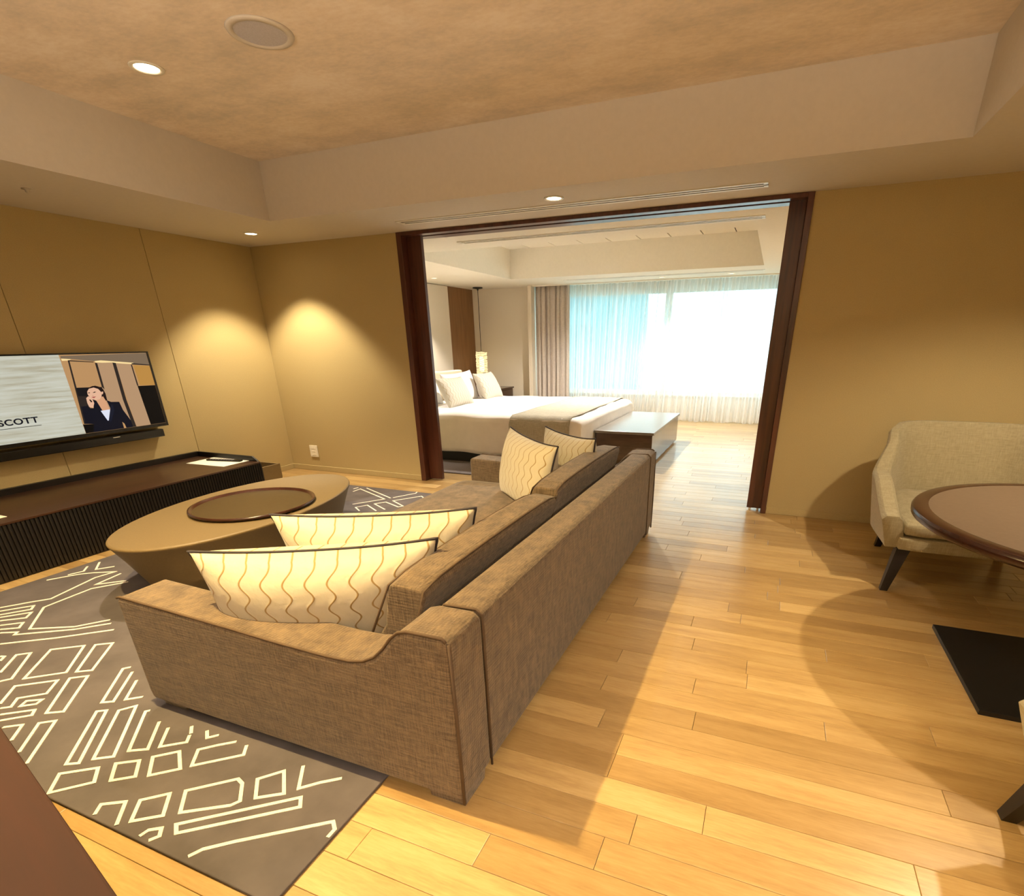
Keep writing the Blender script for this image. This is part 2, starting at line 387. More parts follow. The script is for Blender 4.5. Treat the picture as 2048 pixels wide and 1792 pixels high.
# ceilings
X0, X1, Y0, Y1 = 1.316, 6.481, -5.7, -0.922
struct('ceiling', 'ceil', [(-0.15, X0, YB, 0, H, HC), (X1, XR+0.15, YB, 0, H, HC), (X0, X1, Y1, 0, H, HC), (X0, X1, YB, Y0, H, HC)])
struct('ceiling', 'gold', [(X0-0.3, X1+0.3, Y0-0.3, Y1+0.3, HC, HC+0.08)])
BX0, BX1, BY0, BY1, BZ = 1.11, 5.30, 1.20, 4.45, 2.96
struct('ceiling', 'ceilbed', [(XL2-0.15, BX0, 0.25, 6.3, H, BZ), (BX1, XR2+0.15, 0.25, 6.3, H, BZ), (BX0, BX1, 0.25, BY0, H, BZ), (BX0, BX1, BY1, 6.3, H, BZ)])
cb = struct('ceiling', 'joint', [(BX0-0.2, BX1+0.2, BY0-0.2, BY1+0.2, BZ+0.012, BZ+0.08)])
xx = BX0-0.1
for i in range(9):
    for (a, b) in ((BY0-0.1, 3.0), (3.0, BY1+0.1)):
        boxo('ceiling_tile', 'ceilbed', (xx+0.009, xx+0.471, a+0.009, b-0.009, BZ-0.002, BZ+0.012), cb)
    xx += 0.48
# bedroom walls
wbl = struct('wall_left', 'brownpanel', [(XL2-0.15, XL2, 0.25, 6.3, 0, H)])
boxo('wall_panel', 'headwall', (XL2, XL2+0.03, 0.25, 4.92, 0, H-0.01), wbl, bev=0.003)
struct('wall_far', 'wallbed', [(XL2-0.15, 0.95, YF, 6.3, 0, H), (0.95, XR2+0.15, 6.15, 6.3, 0, 0.47), (6.35, XR2, 6.15, 6.3, 0.47, H), (0.9, XR2, 6.15, 6.3, 2.42, H)])
struct('wall_right', 'wallbed', [(XR2, XR2+0.15, 0.25, 6.3, 0, H)])
boxo('trim_1', 'headwall', (0.90, 0.98, 5.62, YF+0.02, 0, H), kind='structure', bev=0.004)
boxo('baseboard_far', 'wallbed', (XL2, 0.9, YF-0.014, YF, 0, 0.062), kind='structure')
# sliding door opening: frame and leaves
d = struct('door_1', 'frame', [(DL, DL+0.06, -0.018, 0.25, 0, H-0.001), (DR-0.045, DR, -0.018, 0.25, 0, H-0.001), (DL+0.06, DR-0.045, -0.018, 0.075, 2.468, H-0.001), (DL+0.06, DR-0.045, 0.125, 0.25, 2.468, H-0.001)], bev=0.003)
boxo('track', 'black', (DL+0.06, DR-0.045, 0.075, 0.125, 2.482, 2.499), d)
lf = boxo('door_leaf', 'frame', (DL+0.06, DL+0.225, 0.078, 0.122, 0.012, 2.48), d, bev=0.003)
rt = boxo('door_leaf', 'frame', (DR-0.045-0.125, DR-0.045, 0.078, 0.122, 0.018, 2.48), d, bev=0.003)
for x in (5.60, 5.67): boxo('roller', 'plastic', (x, x+0.02, 0.09, 0.11, 0.0, 0.018), rt)

# window
w1 = struct('window_1', 'plastic', [(0.95, 6.35, 6.14, 6.24, 0.47, 0.53), (0.95, 6.35, 6.14, 6.24, 2.30, 2.42), (0.95, 1.02, 6.14, 6.24, 0.53, 2.30), (6.28, 6.35, 6.14, 6.24, 0.53, 2.30)], bev=0.004)
boxo('mullion', 'plastic', (3.56, 3.68, 6.13, 6.24, 0.53, 2.30), w1, bev=0.004)
boxo('sill', 'plastic', (0.95, 6.35, 6.06, 6.15, 0.45, 0.475), w1, bev=0.004)
boxo('pane', 'glass', (1.02, 3.56, 6.185, 6.195, 0.53, 2.30), w1)
boxo('pane', 'glass', (3.68, 6.28, 6.185, 6.195, 0.53, 2.30), w1)

def curtain(name, label, mat, x0, x1, ytop, ybot, z0, z1, pleats, amp, lean=0.0, group=None, thick=False, nz=14, spread=0.0, cat='curtain', seed=1):
    rnd = random.Random(seed); bm = bmesh.new(); n = int(pleats*10); ph = [rnd.uniform(-0.9, 0.9) for _ in range(n+1)]
    rows = []
    for j in range(nz+1):
        t = j/nz; z = z1 + (z0-z1)*t; rw = []
        for i in range(n+1):
            s = i/n
            wob = 0.35*math.sin(s*23+seed) + 0.25*math.sin(s*61+2*seed)
            a = amp*(0.55 + 0.45*t)*(1+0.5*math.sin(s*17+seed*3))
            x = x0 + (x1-x0)*s + lean*t*(1-abs(2*s-1)*0.3) + spread*t*(s-0.5) + 0.25*amp*math.cos(2*PI*pleats*s*2+wob)
            yy = ytop + (ybot-ytop)*t + a*math.sin(2*PI*pleats*s + wob*2 + 0.5*t*math.sin(s*31+seed))
            rw.append(bm.verts.new((x, yy, z + (0.01*math.sin(s*40) if j == nz else 0))))
        rows.append(rw)
    for A, B in zip(rows, rows[1:]):
        for i in range(n): bm.faces.new((A[i], A[i+1], B[i+1], B[i]))
    o = link(name, bm, mat, smooth=True)
    if thick:
        sm = o.modifiers.new('thickness', 'SOLIDIFY'); sm.thickness = 0.004
    tag(o, label, cat, group); return o
curtain('sheer_curtain', 'translucent white sheer curtain over left half of bedroom window', 'sheer', 1.62, 3.72, 5.98, 5.85, 0.03, H-0.005, 19, 0.05, lean=-0.05, spread=-0.10, seed=2)
curtain('sheer_curtain', 'translucent white sheer curtain over right half of bedroom window', 'sheer', 3.60, 6.5, 5.92, 5.72, 0.02, H-0.005, 24, 0.05, lean=-0.02, spread=0.1, seed=5)
curtain('drape', 'opaque grey beige drape gathered left of the window', 'drape', 0.99, 1.72, 5.80, 5.78, 0.02, H-0.005, 7, 0.045, seed=3, thick=True)
boxo('trim_2', 'plastic', (0.98, 6.9, 5.68, 5.73, H-0.02, H-0.0005), kind='structure')

# outside
g = boxo('city_ground', 'street', (-140, 140, 12, 260, -46, -45)); tag(g, 'hazy pale ground far below the bedroom window', 'ground'); g['kind'] = 'structure'
bt = thing('office_tower', 'pale blue green tower outside left half of bedroom window', 'building', (-17, 44, -45))
def facade(bx, z1):
    keep(boxo('tower_body', 'ext', (bx[0], bx[1], 38, 50, -45, z1)), bt)
    bm = bmesh.new()
    zz = -6
    while zz < z1-1.5:
        xw = bx[0]+0.6
        while xw < bx[1]-1.6:
            box(bm, xw, xw+1.6, 37.9, 38.0, zz, zz+1.3); xw += 2.2
        zz += 2.4
    keep(link('window_grid', bm, 'extwin', kind='stuff'), bt)
facade((-30, -6.2), 5.6)

# ------------------------------------------------------------------ ceiling fittings
def downlight(x, y, z, r, label, glow='glow'):
    t = thing('downlight', label, 'ceiling light', (x, y, z))
    bm = bmesh.new(); lathe(bm, [(r*0.72, -0.001), (r*0.76, -0.006), (r, -0.006), (r*1.02, -0.0005)], 0, 0, 32); link('trim_ring', bm, 'plastic', t, smooth=True)
    bm = bmesh.new(); lathe(bm, [(0.0005, -0.002), (r*0.72, -0.002), (r*0.72, -0.0005)], 0, 0, 32); link('lens', bm, glow, t)
downlight(2.145, -2.396, HC, 0.085, 'bright round downlight in the raised gold ceiling above the coffee table')
downlight(0.685, -0.575, H, 0.07, 'round downlight in ceiling corner above the double wall glow')
downlight(3.908, -0.633, H, 0.075, 'round downlight in low ceiling before the doorway vent')
downlight(0.05, 3.63, H, 0.06, 'small round downlight in bedroom ceiling above the headboard', 'glowdim')
downlight(3.608, 5.35, H, 0.06, 'small bedroom downlight above the middle of the window', 'glowdim')
downlight(4.772, 5.35, H, 0.06, 'small bedroom downlight above right half of the window', 'glowdim')
t = thing('ceiling_speaker', 'round grey speaker grille with cream ring in raised ceiling', 'speaker', (3.03, -2.415, HC))
bm = bmesh.new(); lathe(bm, [(0.123, -0.001), (0.125, -0.010), (0.152, -0.010), (0.158, -0.0005)], 0, 0, 48); link('ring', bm, 'ceil', t, smooth=True)
bm = bmesh.new(); lathe(bm, [(0.0005, -0.007), (0.123, -0.006), (0.123, -0.001)], 0, 0, 48); link('grille', bm, 'grille', t)
t = thing('sprinkler', 'small metal sprinkler head in low ceiling above television wall', 'sprinkler', (0.703, -2.401, H))
bm = bmesh.new(); lathe(bm, [(0.028, 0.0), (0.028, -0.006), (0.012, -0.01), (0.010, -0.022), (0.001, -0.026)], 0, 0, 16); link('head', bm, 'chrome', t, smooth=True)
def vent(x0, x1, y, label):
    t = thing('slot_vent', label, 'air vent', ((x0+x1)/2, y, H))
    L2 = (x1-x0)/2; bm = bmesh.new()
    for a, b in ((-0.07, -0.045), (-0.012, 0.012), (0.045, 0.07)): box(bm, -L2, L2, a, b, -0.006, -0.0005)
    box(bm, -L2, -L2+0.03, -0.045, 0.045, -0.006, -0.0005); box(bm, L2-0.03, L2, -0.045, 0.045, -0.006, -0.0005)
    link('frame', bm, 'plastic', t)
    boxo('slot', 'black', (-L2+0.03, L2-0.03, -0.045, -0.012, -0.002, -0.0008), t); boxo('slot', 'black', (-L2+0.03, L2-0.03, 0.012, 0.045, -0.002, -0.0008), t)
vent(2.30, 5.43, -0.375, 'long white slot vent in living room ceiling before doorway')
vent(2.25, 5.39, 0.775, 'long white slot vent in bedroom ceiling beyond doorway')
vent(1.9, 5.3, 5.05, 'long slot vent in bedroom ceiling close to the window')

# ------------------------------------------------------------------ rug
rt_ = thing('area_rug', 'large grey rug with raised cream maze lines under sofa and coffee table', 'rug', (2.8, -2.5, 0))
keep(boxo('pile', 'rug', (1.10, 4.508, -4.464, -0.50, 0.0005, 0.013), bev=0.004), rt_)
RUG = [[(1.394,-3.682),(1.486,-3.564),(1.548,-3.493),(1.451,-3.18),(1.472,-3.065),(1.344,-3.132),(1.274,-3.188),(1.202,-3.291),(1.178,-3.329)],
[(1.213,-3.22),(1.246,-3.139),(1.173,-3.074)],
[(1.168,-2.99),(1.294,-3.087),(1.363,-3.003)],
[(1.546,-3.071),(1.581,-3.251),(1.713,-3.138)],
[(1.745,-3.144),(1.626,-3.305),(1.647,-3.58),(1.892,-3.772),(2.107,-3.664),(2.213,-3.535)],
[(1.453,-3.709),(1.561,-3.589),(1.606,-3.625),(1.513,-3.735)],
[(1.555,-3.755),(1.656,-3.647),(1.709,-3.701),(1.607,-3.778)],
[(1.678,-3.81),(1.765,-3.741),(1.819,-3.787),(1.738,-3.837)],
[(1.788,-3.859),(1.871,-3.818),(1.89,-3.842),(2.142,-3.683),(2.266,-3.561)],
[(1.94,-3.928),(2.155,-3.778),(2.361,-3.603)],
[(2.287,-4.084),(2.16,-3.959),(2.209,-3.92),(2.404,-4.092),(2.377,-4.125)],
[(2.154,-4.025),(2.121,-3.99),(2.095,-3.998)],
[(2.46,-4.07),(2.271,-3.862),(2.395,-3.772),(2.594,-3.962),(2.46,-4.07)],
[(2.636,-3.941),(2.443,-3.745),(2.512,-3.699),(2.695,-3.904),(2.636,-3.941)],
[(2.873,-4.187),(2.668,-3.986),(2.73,-3.942),(2.933,-4.152),(2.873,-4.187)],
[(2.599,-4.225),(2.494,-4.121),(2.632,-4.018),(2.706,-4.101),(2.622,-4.171),(2.671,-4.218),(2.638,-4.242)],
[(2.705,-4.201),(2.685,-4.168),(2.742,-4.135),(2.754,-4.165),(2.705,-4.201)],
[(2.693,-4.267),(2.798,-4.191),(2.83,-4.218),(2.743,-4.29)],
[(2.849,-3.815),(2.826,-3.839),(3.023,-4.05),(3.065,-4.026),(2.9,-3.84)],
[(2.994,-3.879),(3.102,-3.997),(3.156,-3.954)],
[(3.311,-4.343),(3.071,-4.098),(3.104,-4.077),(3.351,-4.321),(3.311,-4.343)],
[(3.38,-4.287),(3.156,-4.058),(3.195,-4.008),(3.44,-4.249),(3.38,-4.287)],
[(3.287,-4.007),(3.275,-4.019),(3.463,-4.207),(3.525,-4.173),(3.401,-4.043)],
[(3.476,-4.056),(3.557,-4.146),(3.633,-4.088),(3.604,-4.054)],
[(3.416,-4.455),(3.345,-4.382),(3.449,-4.309),(3.514,-4.36),(3.416,-4.455)],
[(3.564,-4.333),(3.489,-4.27),(3.558,-4.226),(3.629,-4.286),(3.564,-4.333)],
[(3.672,-4.264),(3.588,-4.194),(3.656,-4.135),(3.75,-4.198),(3.672,-4.264)],
[(2.81,-4.31),(2.869,-4.27),(2.945,-4.344)],
[(3.059,-4.372),(2.923,-4.238),(2.972,-4.202),(3.163,-4.397)],
[(3.821,-4.012),(3.767,-4.055),(3.718,-4.101),(3.776,-4.171),(3.913,-4.056),(3.878,-4.012)],
[(3.678,-4.453),(3.651,-4.416),(3.72,-4.376),(3.795,-4.452)],
[(3.825,-4.424),(3.762,-4.353),(3.831,-4.294),(3.904,-4.368),(3.825,-4.424)],
[(3.947,-4.338),(3.873,-4.264),(4.001,-4.154),(4.035,-4.164),(4.098,-4.226),(4.083,-4.252),(3.947,-4.338)],
[(4.138,-4.196),(4.07,-4.128),(4.13,-4.062),(4.217,-4.144),(4.138,-4.196)],
[(4.178,-4.015),(4.248,-4.107),(4.3,-4.057),(4.361,-4.011)],
[(4.016,-4.4),(3.982,-4.376),(4.287,-4.135),(4.317,-4.168),(4.016,-4.4)],
[(4.135,-4.445),(4.154,-4.41),(4.229,-4.349),(4.469,-4.174),(4.507,-4.196),(4.513,-4.229)],
[(3.913,-4.452),(3.917,-4.426),(3.95,-4.404),(3.975,-4.428),(3.958,-4.452)],
[(3.601,-4.046),(3.56,-4.013)],
[(3.647,-4.009),(3.688,-4.04),(3.718,-4.01)],
[(1.585,-0.728),(1.587,-0.611),(2.101,-0.854),(1.918,-1.121)],
[(1.627,-0.557),(2.141,-0.805)],
[(1.513,-0.637),(1.525,-0.573)],
[(2.152,-0.783),(2.277,-0.558),(2.259,-0.508)],
[(2.137,-1.277),(2.02,-1.196),(2.081,-1.095),(2.289,-1.221)],
[(2.342,-1.157),(2.117,-1.033),(2.186,-0.942),(2.409,-1.04),(2.436,-0.999),(2.224,-0.878),(2.402,-0.634),(2.484,-0.699)]]
LW = 0.0064
def strip(pts, z0, z1, w):
    P = [Vector((a, b)) for a, b in pts]; closed = (P[0]-P[-1]).length < 0.004
    if closed: P = P[:-1]
    n = len(P); Lf, Rt = [], []
    for i in range(n):
        a = P[(i-1) % n] if (closed or i > 0) else None; b = P[(i+1) % n] if (closed or i < n-1) else None
        d1 = (P[i]-a).normalized() if a is not None else None; d2 = (b-P[i]).normalized() if b is not None else None
        t = (d1+d2).normalized() if (d1 is not None and d2 is not None and (d1+d2).length > 1e-3) else (d1 if d1 is not None else d2)
        nn = Vector((-t.y, t.x)); k = 1.0
        if d1 is not None and d2 is not None:
            c = abs(nn.dot(Vector((-d1.y, d1.x)))); k = min(1/max(c, 0.4), 2.2)
        Lf.append(P[i]+nn*w*k); Rt.append(P[i]-nn*w*k)
    q = [[bm.verts.new((p.x, p.y, z)) for p in S_] for S_, z in ((Lf, z0), (Lf, z1), (Rt, z1), (Rt, z0))]
    for i in range(n if closed else n-1):
        j = (i+1) % n
        for k in range(3): bm.faces.new((q[k][i], q[k][j], q[k+1][j], q[k+1][i]))
for pl in RUG:
    pl = [(min(a, 4.496), max(b, -4.452)) for a, b in pl]
    bm = bmesh.new(); strip(pl, 0.011, 0.0155, LW)
    bmesh.ops.recalc_face_normals(bm, faces=bm.faces); keep(link('pattern_line', bm, 'rugline'), rt_)

# ------------------------------------------------------------------ television
TX = 0.10
tv = thing('television', 'wall mounted flat television showing a woman in dark suit on the phone', 'television', (0.06, -2.33, 0.75))
keep(boxo('casing', 'blackgloss', (0.03, TX-0.004, -3.16, -1.512, 0.762, 1.446), bev=0.004), tv)
bm = bmesh.new()
for b in ((-3.16, -1.512, 1.434, 1.446), (-3.16, -1.512, 0.762, 0.79), (-1.53, -1.512, 0.79, 1.434), (-3.16, -3.142, 0.79, 1.434)): box(bm, TX-0.004, TX+0.004, *b)
keep(link('bezel', bm, 'blackgloss'), tv)
scr = keep(boxo('screen', 'scr_left', (TX-0.004, TX-0.001, -3.142, -2.24, 0.79, 1.434)), tv)
pic = boxo('picture', 'scr_bg', (TX-0.004, TX-0.001, -2.24, -1.53, 0.79, 1.434)); keep(pic, tv)
TVP = [('ceilb',[(-2.23,1.425),(-1.536,1.431),(-1.541,1.325),(-1.671,1.345),(-1.992,1.376),(-2.161,1.399),(-2.234,1.404)]),
('glow',[(-2.231,1.405),(-2.158,1.398),(-2.183,1.388),(-2.23,1.387)]),
('glow',[(-1.988,1.377),(-1.936,1.381),(-1.669,1.351),(-1.677,1.339),(-1.831,1.353),(-1.982,1.365)]),
('panel',[(-1.976,1.361),(-1.847,1.36),(-1.819,0.787),(-1.994,0.807),(-1.997,1.162)]),
('panel',[(-1.824,1.354),(-1.696,1.339),(-1.678,0.779),(-1.812,0.785)]),
('amber',[(-1.675,1.331),(-1.547,1.318),(-1.551,1.144),(-1.669,1.151)]),
('dark',[(-2.188,1.386),(-2.176,1.382),(-2.213,0.868),(-2.229,0.87)]),
('dark',[(-2.186,1.391),(-1.996,1.372),(-1.998,1.366),(-2.188,1.383)]),
('dark',[(-1.989,1.363),(-1.971,1.359),(-1.98,1.139),(-1.996,1.162)]),
('dark',[(-1.847,1.36),(-1.82,1.355),(-1.827,1.036),(-1.812,0.785),(-1.842,0.786),(-1.856,1.039)]),
('dark',[(-1.696,1.337),(-1.686,1.333),(-1.684,1.146),(-1.696,1.151)]),
('black',[(-1.693,1.147),(-1.543,1.143),(-1.55,0.773),(-1.678,0.779)]),
('dark',[(-1.685,1.348),(-1.539,1.329),(-1.542,1.321),(-1.689,1.337)]),
('dark2',[(-2.196,1.17),(-1.997,1.162),(-1.986,1.052),(-2.069,1.001),(-2.206,1.016)]),
('black',[(-2.263,0.868),(-2.154,0.86),(-2.167,0.799),(-2.266,0.795)]),
('dark',[(-2.208,1.101),(-2.134,1.095),(-2.154,0.86),(-2.219,0.869)]),
('hair',[(-2.12,1.143),(-2.099,1.163),(-2.072,1.174),(-2.045,1.176),(-2.017,1.165),(-1.992,1.144),(-1.984,1.103),(-1.988,1.044),(-2.014,1.054),(-2.069,1.089),(-2.113,1.121)]),
('skin2',[(-2.078,1.06),(-2.011,1.083),(-2.0,1.042),(-1.992,0.963),(-2.067,0.96),(-2.078,1.017)]),
('skin',[(-2.122,1.133),(-2.102,1.155),(-2.063,1.162),(-2.03,1.147),(-2.013,1.116),(-2.023,1.081),(-2.046,1.061),(-2.079,1.055),(-2.1,1.066),(-2.121,1.093),(-2.126,1.112)]),
('skin',[(-2.011,1.123),(-1.997,1.122),(-2.005,1.103),(-2.017,1.098)]),
('jacket',[(-2.206,1.014),(-2.156,1.016),(-2.149,0.997),(-2.116,0.992),(-2.091,1.051),(-2.076,1.053),(-2.03,0.877),(-1.982,0.962),(-1.994,1.049),(-1.961,1.03),(-1.894,1.024),(-1.883,0.95),(-1.845,0.853),(-1.842,0.786),(-2.18,0.799),(-2.154,0.86),(-2.219,0.869)]),
('white',[(-2.068,0.964),(-1.989,0.968),(-2.023,0.876),(-2.037,0.874)]),
('jacket2',[(-1.984,0.977),(-1.959,1.012),(-1.954,0.959),(-2.014,0.86),(-2.029,0.874)]),
('skin',[(-2.147,1.08),(-2.128,1.094),(-2.111,1.084),(-2.101,1.063),(-2.098,1.033),(-2.118,0.995),(-2.146,1.006),(-2.151,1.039)]),
('black',[(-2.129,1.065),(-2.119,1.067),(-2.108,1.047),(-2.12,1.041)]),
('dark',[(-2.121,1.121),(-2.11,1.126),(-2.102,1.12),(-2.114,1.117)]),
('dark',[(-2.085,1.119),(-2.068,1.127),(-2.052,1.125),(-2.07,1.118)]),
('lips',[(-2.105,1.086),(-2.086,1.087),(-2.066,1.086),(-2.088,1.074)]),
('nose',[(-2.096,1.104),(-2.09,1.098),(-2.079,1.1),(-2.09,1.093)]),
('tan',[(-1.922,0.848),(-1.907,0.83),(-1.903,0.789),(-1.923,0.792)])]
for k, (nm, pl) in enumerate(TVP):
    xk = TX - 0.0009 + 0.00006*k
    pl = [(max(-2.239, -1.531 if a > -1.575 else a), max(0.791, min(1.433, b)) if b > 0.805 else 0.791) for a, b in pl]
    bm = bmesh.new()
    f = bm.faces.new([bm.verts.new((xk, a, b)) for a, b in pl]); bm.normal_update()
    if f.normal.x < 0: f.normal_flip()
    bmesh.ops.triangulate(bm, faces=bm.faces)
    kind = {'jacket': 'jacket', 'jacket2': 'jacket', 'hair': 'hair', 'skin': 'skin_patch', 'skin2': 'skin_patch', 'white': 'blouse', 'lips': 'mouth', 'nose': 'nose', 'glow': 'cove_glow'}.get(nm, 'backdrop_shape')
    keep(link('picture_'+kind, bm, 'scr_'+nm), tv)
tc = bpy.data.curves.new('lettering', 'FONT'); tc.body = 'SCOTT'; tc.size = 0.088; tc.extrude = 0.0003; tc.offset = 0.0022; tc.space_character = 1.08
to = bpy.data.objects.new('lettering_source', tc); C.objects.link(to)
bpy.context.view_layer.update()
me = bpy.data.meshes.new_from_object(to.evaluated_get(bpy.context.evaluated_depsgraph_get())); bpy.data.objects.remove(to)
xs = [v.co.x for v in me.vertices]; wid = max(xs)-min(xs); x_min = min(xs)
lt = bpy.data.objects.new('lettering', me); C.objects.link(lt); me.materials.append(M['scr_jacket'])
kx = 0.262/wid
for v in me.vertices:
    X, Y, Z = v.co; v.co = (TX-0.0004+Z, -2.800 + (X-x_min)*kx, 0.928 + Y*0.72)
me.update(); keep(lt, tv)
keep(boxo('underline', 'scr_jacket', (TX-0.001, TX-0.0004, -3.10, -2.53, 0.902, 0.906)), tv)
sb = thing('sound_bar', 'black bar mounted on the wall just below the television', 'sound bar', (0.06, -2.3, 0.66))
keep(boxo('bar', 'blackgloss', (0.0, 0.12, -3.1, -1.585, 0.668, 0.738), bev=0.006), sb)
keep(boxo('indicator', 'plastic', (0.12, 0.1215, -2.05, -1.99, 0.722, 0.727)), sb)

# ------------------------------------------------------------------ media console
mc = thing('media_console', 'long low black ribbed media console with brown top under television', 'console', (0.45, -3.1, 0))
CX = 0.935; CY1 = -1.235; CY0 = -5.2
keep(boxo('carcass', 'dark', (0.02, CX-0.012, CY0, CY1, 0.0, 0.385)), mc)
keep(boxo('top', 'console_top', (0.045, CX, CY0, CY1-0.02, 0.385, 0.400), bev=0.002), mc)
keep(boxo('back_rim', 'dark', (0.005, 0.045, CY0, CY1, 0.385, 0.448), bev=0.002), mc)
bm = bmesh.new(); prism(bm, [(0.045, 0.385), (0.045, 0.448), (0.835, 0.448), (0.905, 0.400), (0.905, 0.385)], CY1-0.02, CY1, 'y')
keep(link('end_rim', bm, 'dark', bev=0.002), mc)
bm = bmesh.new(); yy = CY0
k = 0; ribs = []
rib0 = None
yy = CY1-0.005
while yy > CY0 and k < 118:
    if rib0 is None:
        b2 = bmesh.new(); pts = [(-0.002, -0.011), (0.010, -0.009), (0.014, 0.0), (0.010, 0.009), (-0.002, 0.011)]
        A = [b2.verts.new((a, c, 0.012)) for a, c in pts]; B = [b2.verts.new((a, c, 0.383)) for a, c in pts]
        b2.faces.new(A[::-1]); b2.faces.new(B)
        for i in range(5): b2.faces.new((A[i], A[(i+1) % 5], B[(i+1) % 5], B[i]))
        bmesh.ops.recalc_face_normals(b2, faces=b2.faces)
        rib0 = link('rib', b2, 'dark'); r_ = rib0
    else:
        r_ = rib0.copy(); C.objects.link(r_)
    r_.parent = mc; r_.location = (CX-0.012-0.45, yy-0.011+3.1, 0); yy -= 0.026; k += 1
bm.free()
# open end drawer beyond the console
dr = keep(boxo('drawer', 'otto', (0.03, 0.60, -1.235, -0.735, 0.075, 0.10)), mc)
bm = bmesh.new(); box(bm, 0.585, 0.605, -1.235, -0.735, 0.10, 0.255); box(bm, 0.03, 0.05, -1.235, -0.735, 0.10, 0.255); box(bm, 0.05, 0.585, -0.755, -0.735, 0.10, 0.255)
link('drawer_side', bm, 'otto', dr, bev=0.002)
p = boxo('paper_sheet', 'paper', (-0.255, 0.255, -0.165, 0.165, 0, 0.002)); p.location = (0.535, -1.395, 0.4005); p.rotation_euler.z = 0.03
tag(p, 'white sheet of paper under the remote at right end of console', 'paper')
rm = thing('remote_control', 'slim dark remote control lying on the white paper sheet', 'remote', (0.56, -1.355, 0.4035))
rm.rotation_euler.z = 0.17
boxo('body', 'blackgloss', (-0.2, 0.2, -0.024, 0.024, 0, 0.016), rm, bev=0.005)
bm = bmesh.new()
for i in range(9):
    for j in (-1, 0, 1): box(bm, -0.16+i*0.032, -0.148+i*0.032, j*0.013-0.004, j*0.013+0.004, 0.016, 0.0175)
link('button_pad', bm, 'grille', rm)
p = boxo('note_card', 'paper', (0.55, 0.775, -3.44, -3.235, 0.4005, 0.403)); tag(p, 'small white card on console top at left photo edge', 'card')

# wall socket
ws = thing('wall_socket', 'white wall outlet plate low on wall left of doorway', 'outlet', (0.395, -0.002, 0.245))
boxo('plate', 'plastic', (-0.062, 0.062, -0.010, 0.0, -0.072, 0.072), ws, bev=0.004)
for z in (0.038, 0.0, -0.038): boxo('socket', 'paper', (-0.03, 0.03, -0.013, -0.010, z-0.013, z+0.013), ws, bev=0.003)

# ------------------------------------------------------------------ oval coffee table and tray
ct = thing('coffee_table', 'large oval tan coffee table tapering to the floor on the rug', 'table', (2.14, -2.417, 0.0158))
bm = bmesh.new(); prof = [(0.80, 0.0), (0.86, 0.12), (0.93, 0.26), (0.985, 0.355), (0.997, 0.372), (1.0, 0.380), (0.994, 0.387)]
lathe(bm, prof, 0, 0, 72, 0.541, 0.974, 0.103)
link('drum', bm, 'otto', ct, smooth=True)
bm = bmesh.new(); lathe(bm, [(0.992, 0.3865), (0.985, 0.389)], 0, 0, 72, 0.541, 0.974, 0.103); link('top', bm, 'otto', ct)
tr = thing('round_tray', 'round dark rimmed tray with olive base resting on the coffee table', 'tray', (2.225, -2.437, 0.405))
bm = bmesh.new(); lathe(bm, [(0.375, 0.002), (0.385, 0.0), (0.405, 0.004), (0.420, 0.018), (0.417, 0.028), (0.404, 0.028), (0.394, 0.012), (0.375, 0.010)], 0, 0, 64)
link('rim', bm, 'rimwood', tr, smooth=True)
bm = bmesh.new(); lathe(bm, [(0.396, 0.003), (0.396, 0.012)], 0, 0, 64); link('base', bm, 'trayin', tr)

# ------------------------------------------------------------------ sofa
so = thing('sofa', 'long low taupe woven sofa with scooped arms seen from behind', 'sofa', (4.06, -2.43, 0.0))
SX0, SX1, SY0, SY1, SB = 3.27, 4.862, -3.975, -0.87, 0.055
BH = 0.69
def armprof(x0=SX0):
    pts = [(x0+0.01, SB), (x0, 0.10), (x0, 0.548), (x0+0.02, 0.556)]
    ctrl = [(3.60, 0.546), (3.90, 0.535), (4.15, 0.524), (4.36, 0.520), (4.46, 0.524), (4.52, 0.537), (4.57, 0.565), (4.61, 0.605), (4.645, 0.650), (4.675, 0.677), (4.71, 0.688)]
    return pts + ctrl + [(SX1-0.025, BH), (SX1, BH-0.02), (SX1, SB)]
for (a, b, outer) in ((SY0, SY0+0.205, SY0), (SY1-0.205, SY1, SY1)):
    bm = bmesh.new(); prism(bm, armprof(), a, b, 'y')
    arm = link('arm', bm, 'sofa', bev=0.016, seg=3); keep(arm, so)
    bm = bmesh.new(); yq = outer + (0.006 if outer == SY0 else -0.006)
    top = [(x, yq, z+0.001) for x, z in armprof()[2:-2]] + [(SX1-0.012, yq, BH-0.012)]
    tube(bm, top, 0.0055, 6); link('arm_piping', bm, 'pipe', arm, smooth=True)
    bm = bmesh.new(); tube(bm, [(SX1-0.003, yq, BH-0.015), (SX1+0.001, yq, 0.4), (SX1-0.001, yq, 0.04)], 0.006, 6); link('corner_piping', bm, 'pipe', arm, smooth=True)
    bm = bmesh.new(); ys = outer + (0.207 if outer == SY0 else -0.207)
    tube(bm, [(4.716, ys, BH-0.004), (SX1-0.02, ys, BH+0.001), (SX1+0.0005, ys, BH-0.02), (SX1+0.0005, ys, 0.04)], 0.0045, 6); keep(link('back_seam', bm, 'pipe', smooth=True), so)
bm = bmesh.new(); prism(bm, [(4.66, SB), (4.69, 0.60), (4.70, BH-0.015), (4.72, BH), (SX1-0.025, BH), (SX1, BH-0.02), (SX1, SB)], SY0+0.207, SY1-0.207, 'y')
keep(link('back', bm, 'sofa', bev=0.014, seg=3), so)
rbox('seat_base', 'sofa', (3.25, 4.66, SY0+0.21, SY1-0.21, SB, 0.22), so, 0.02)
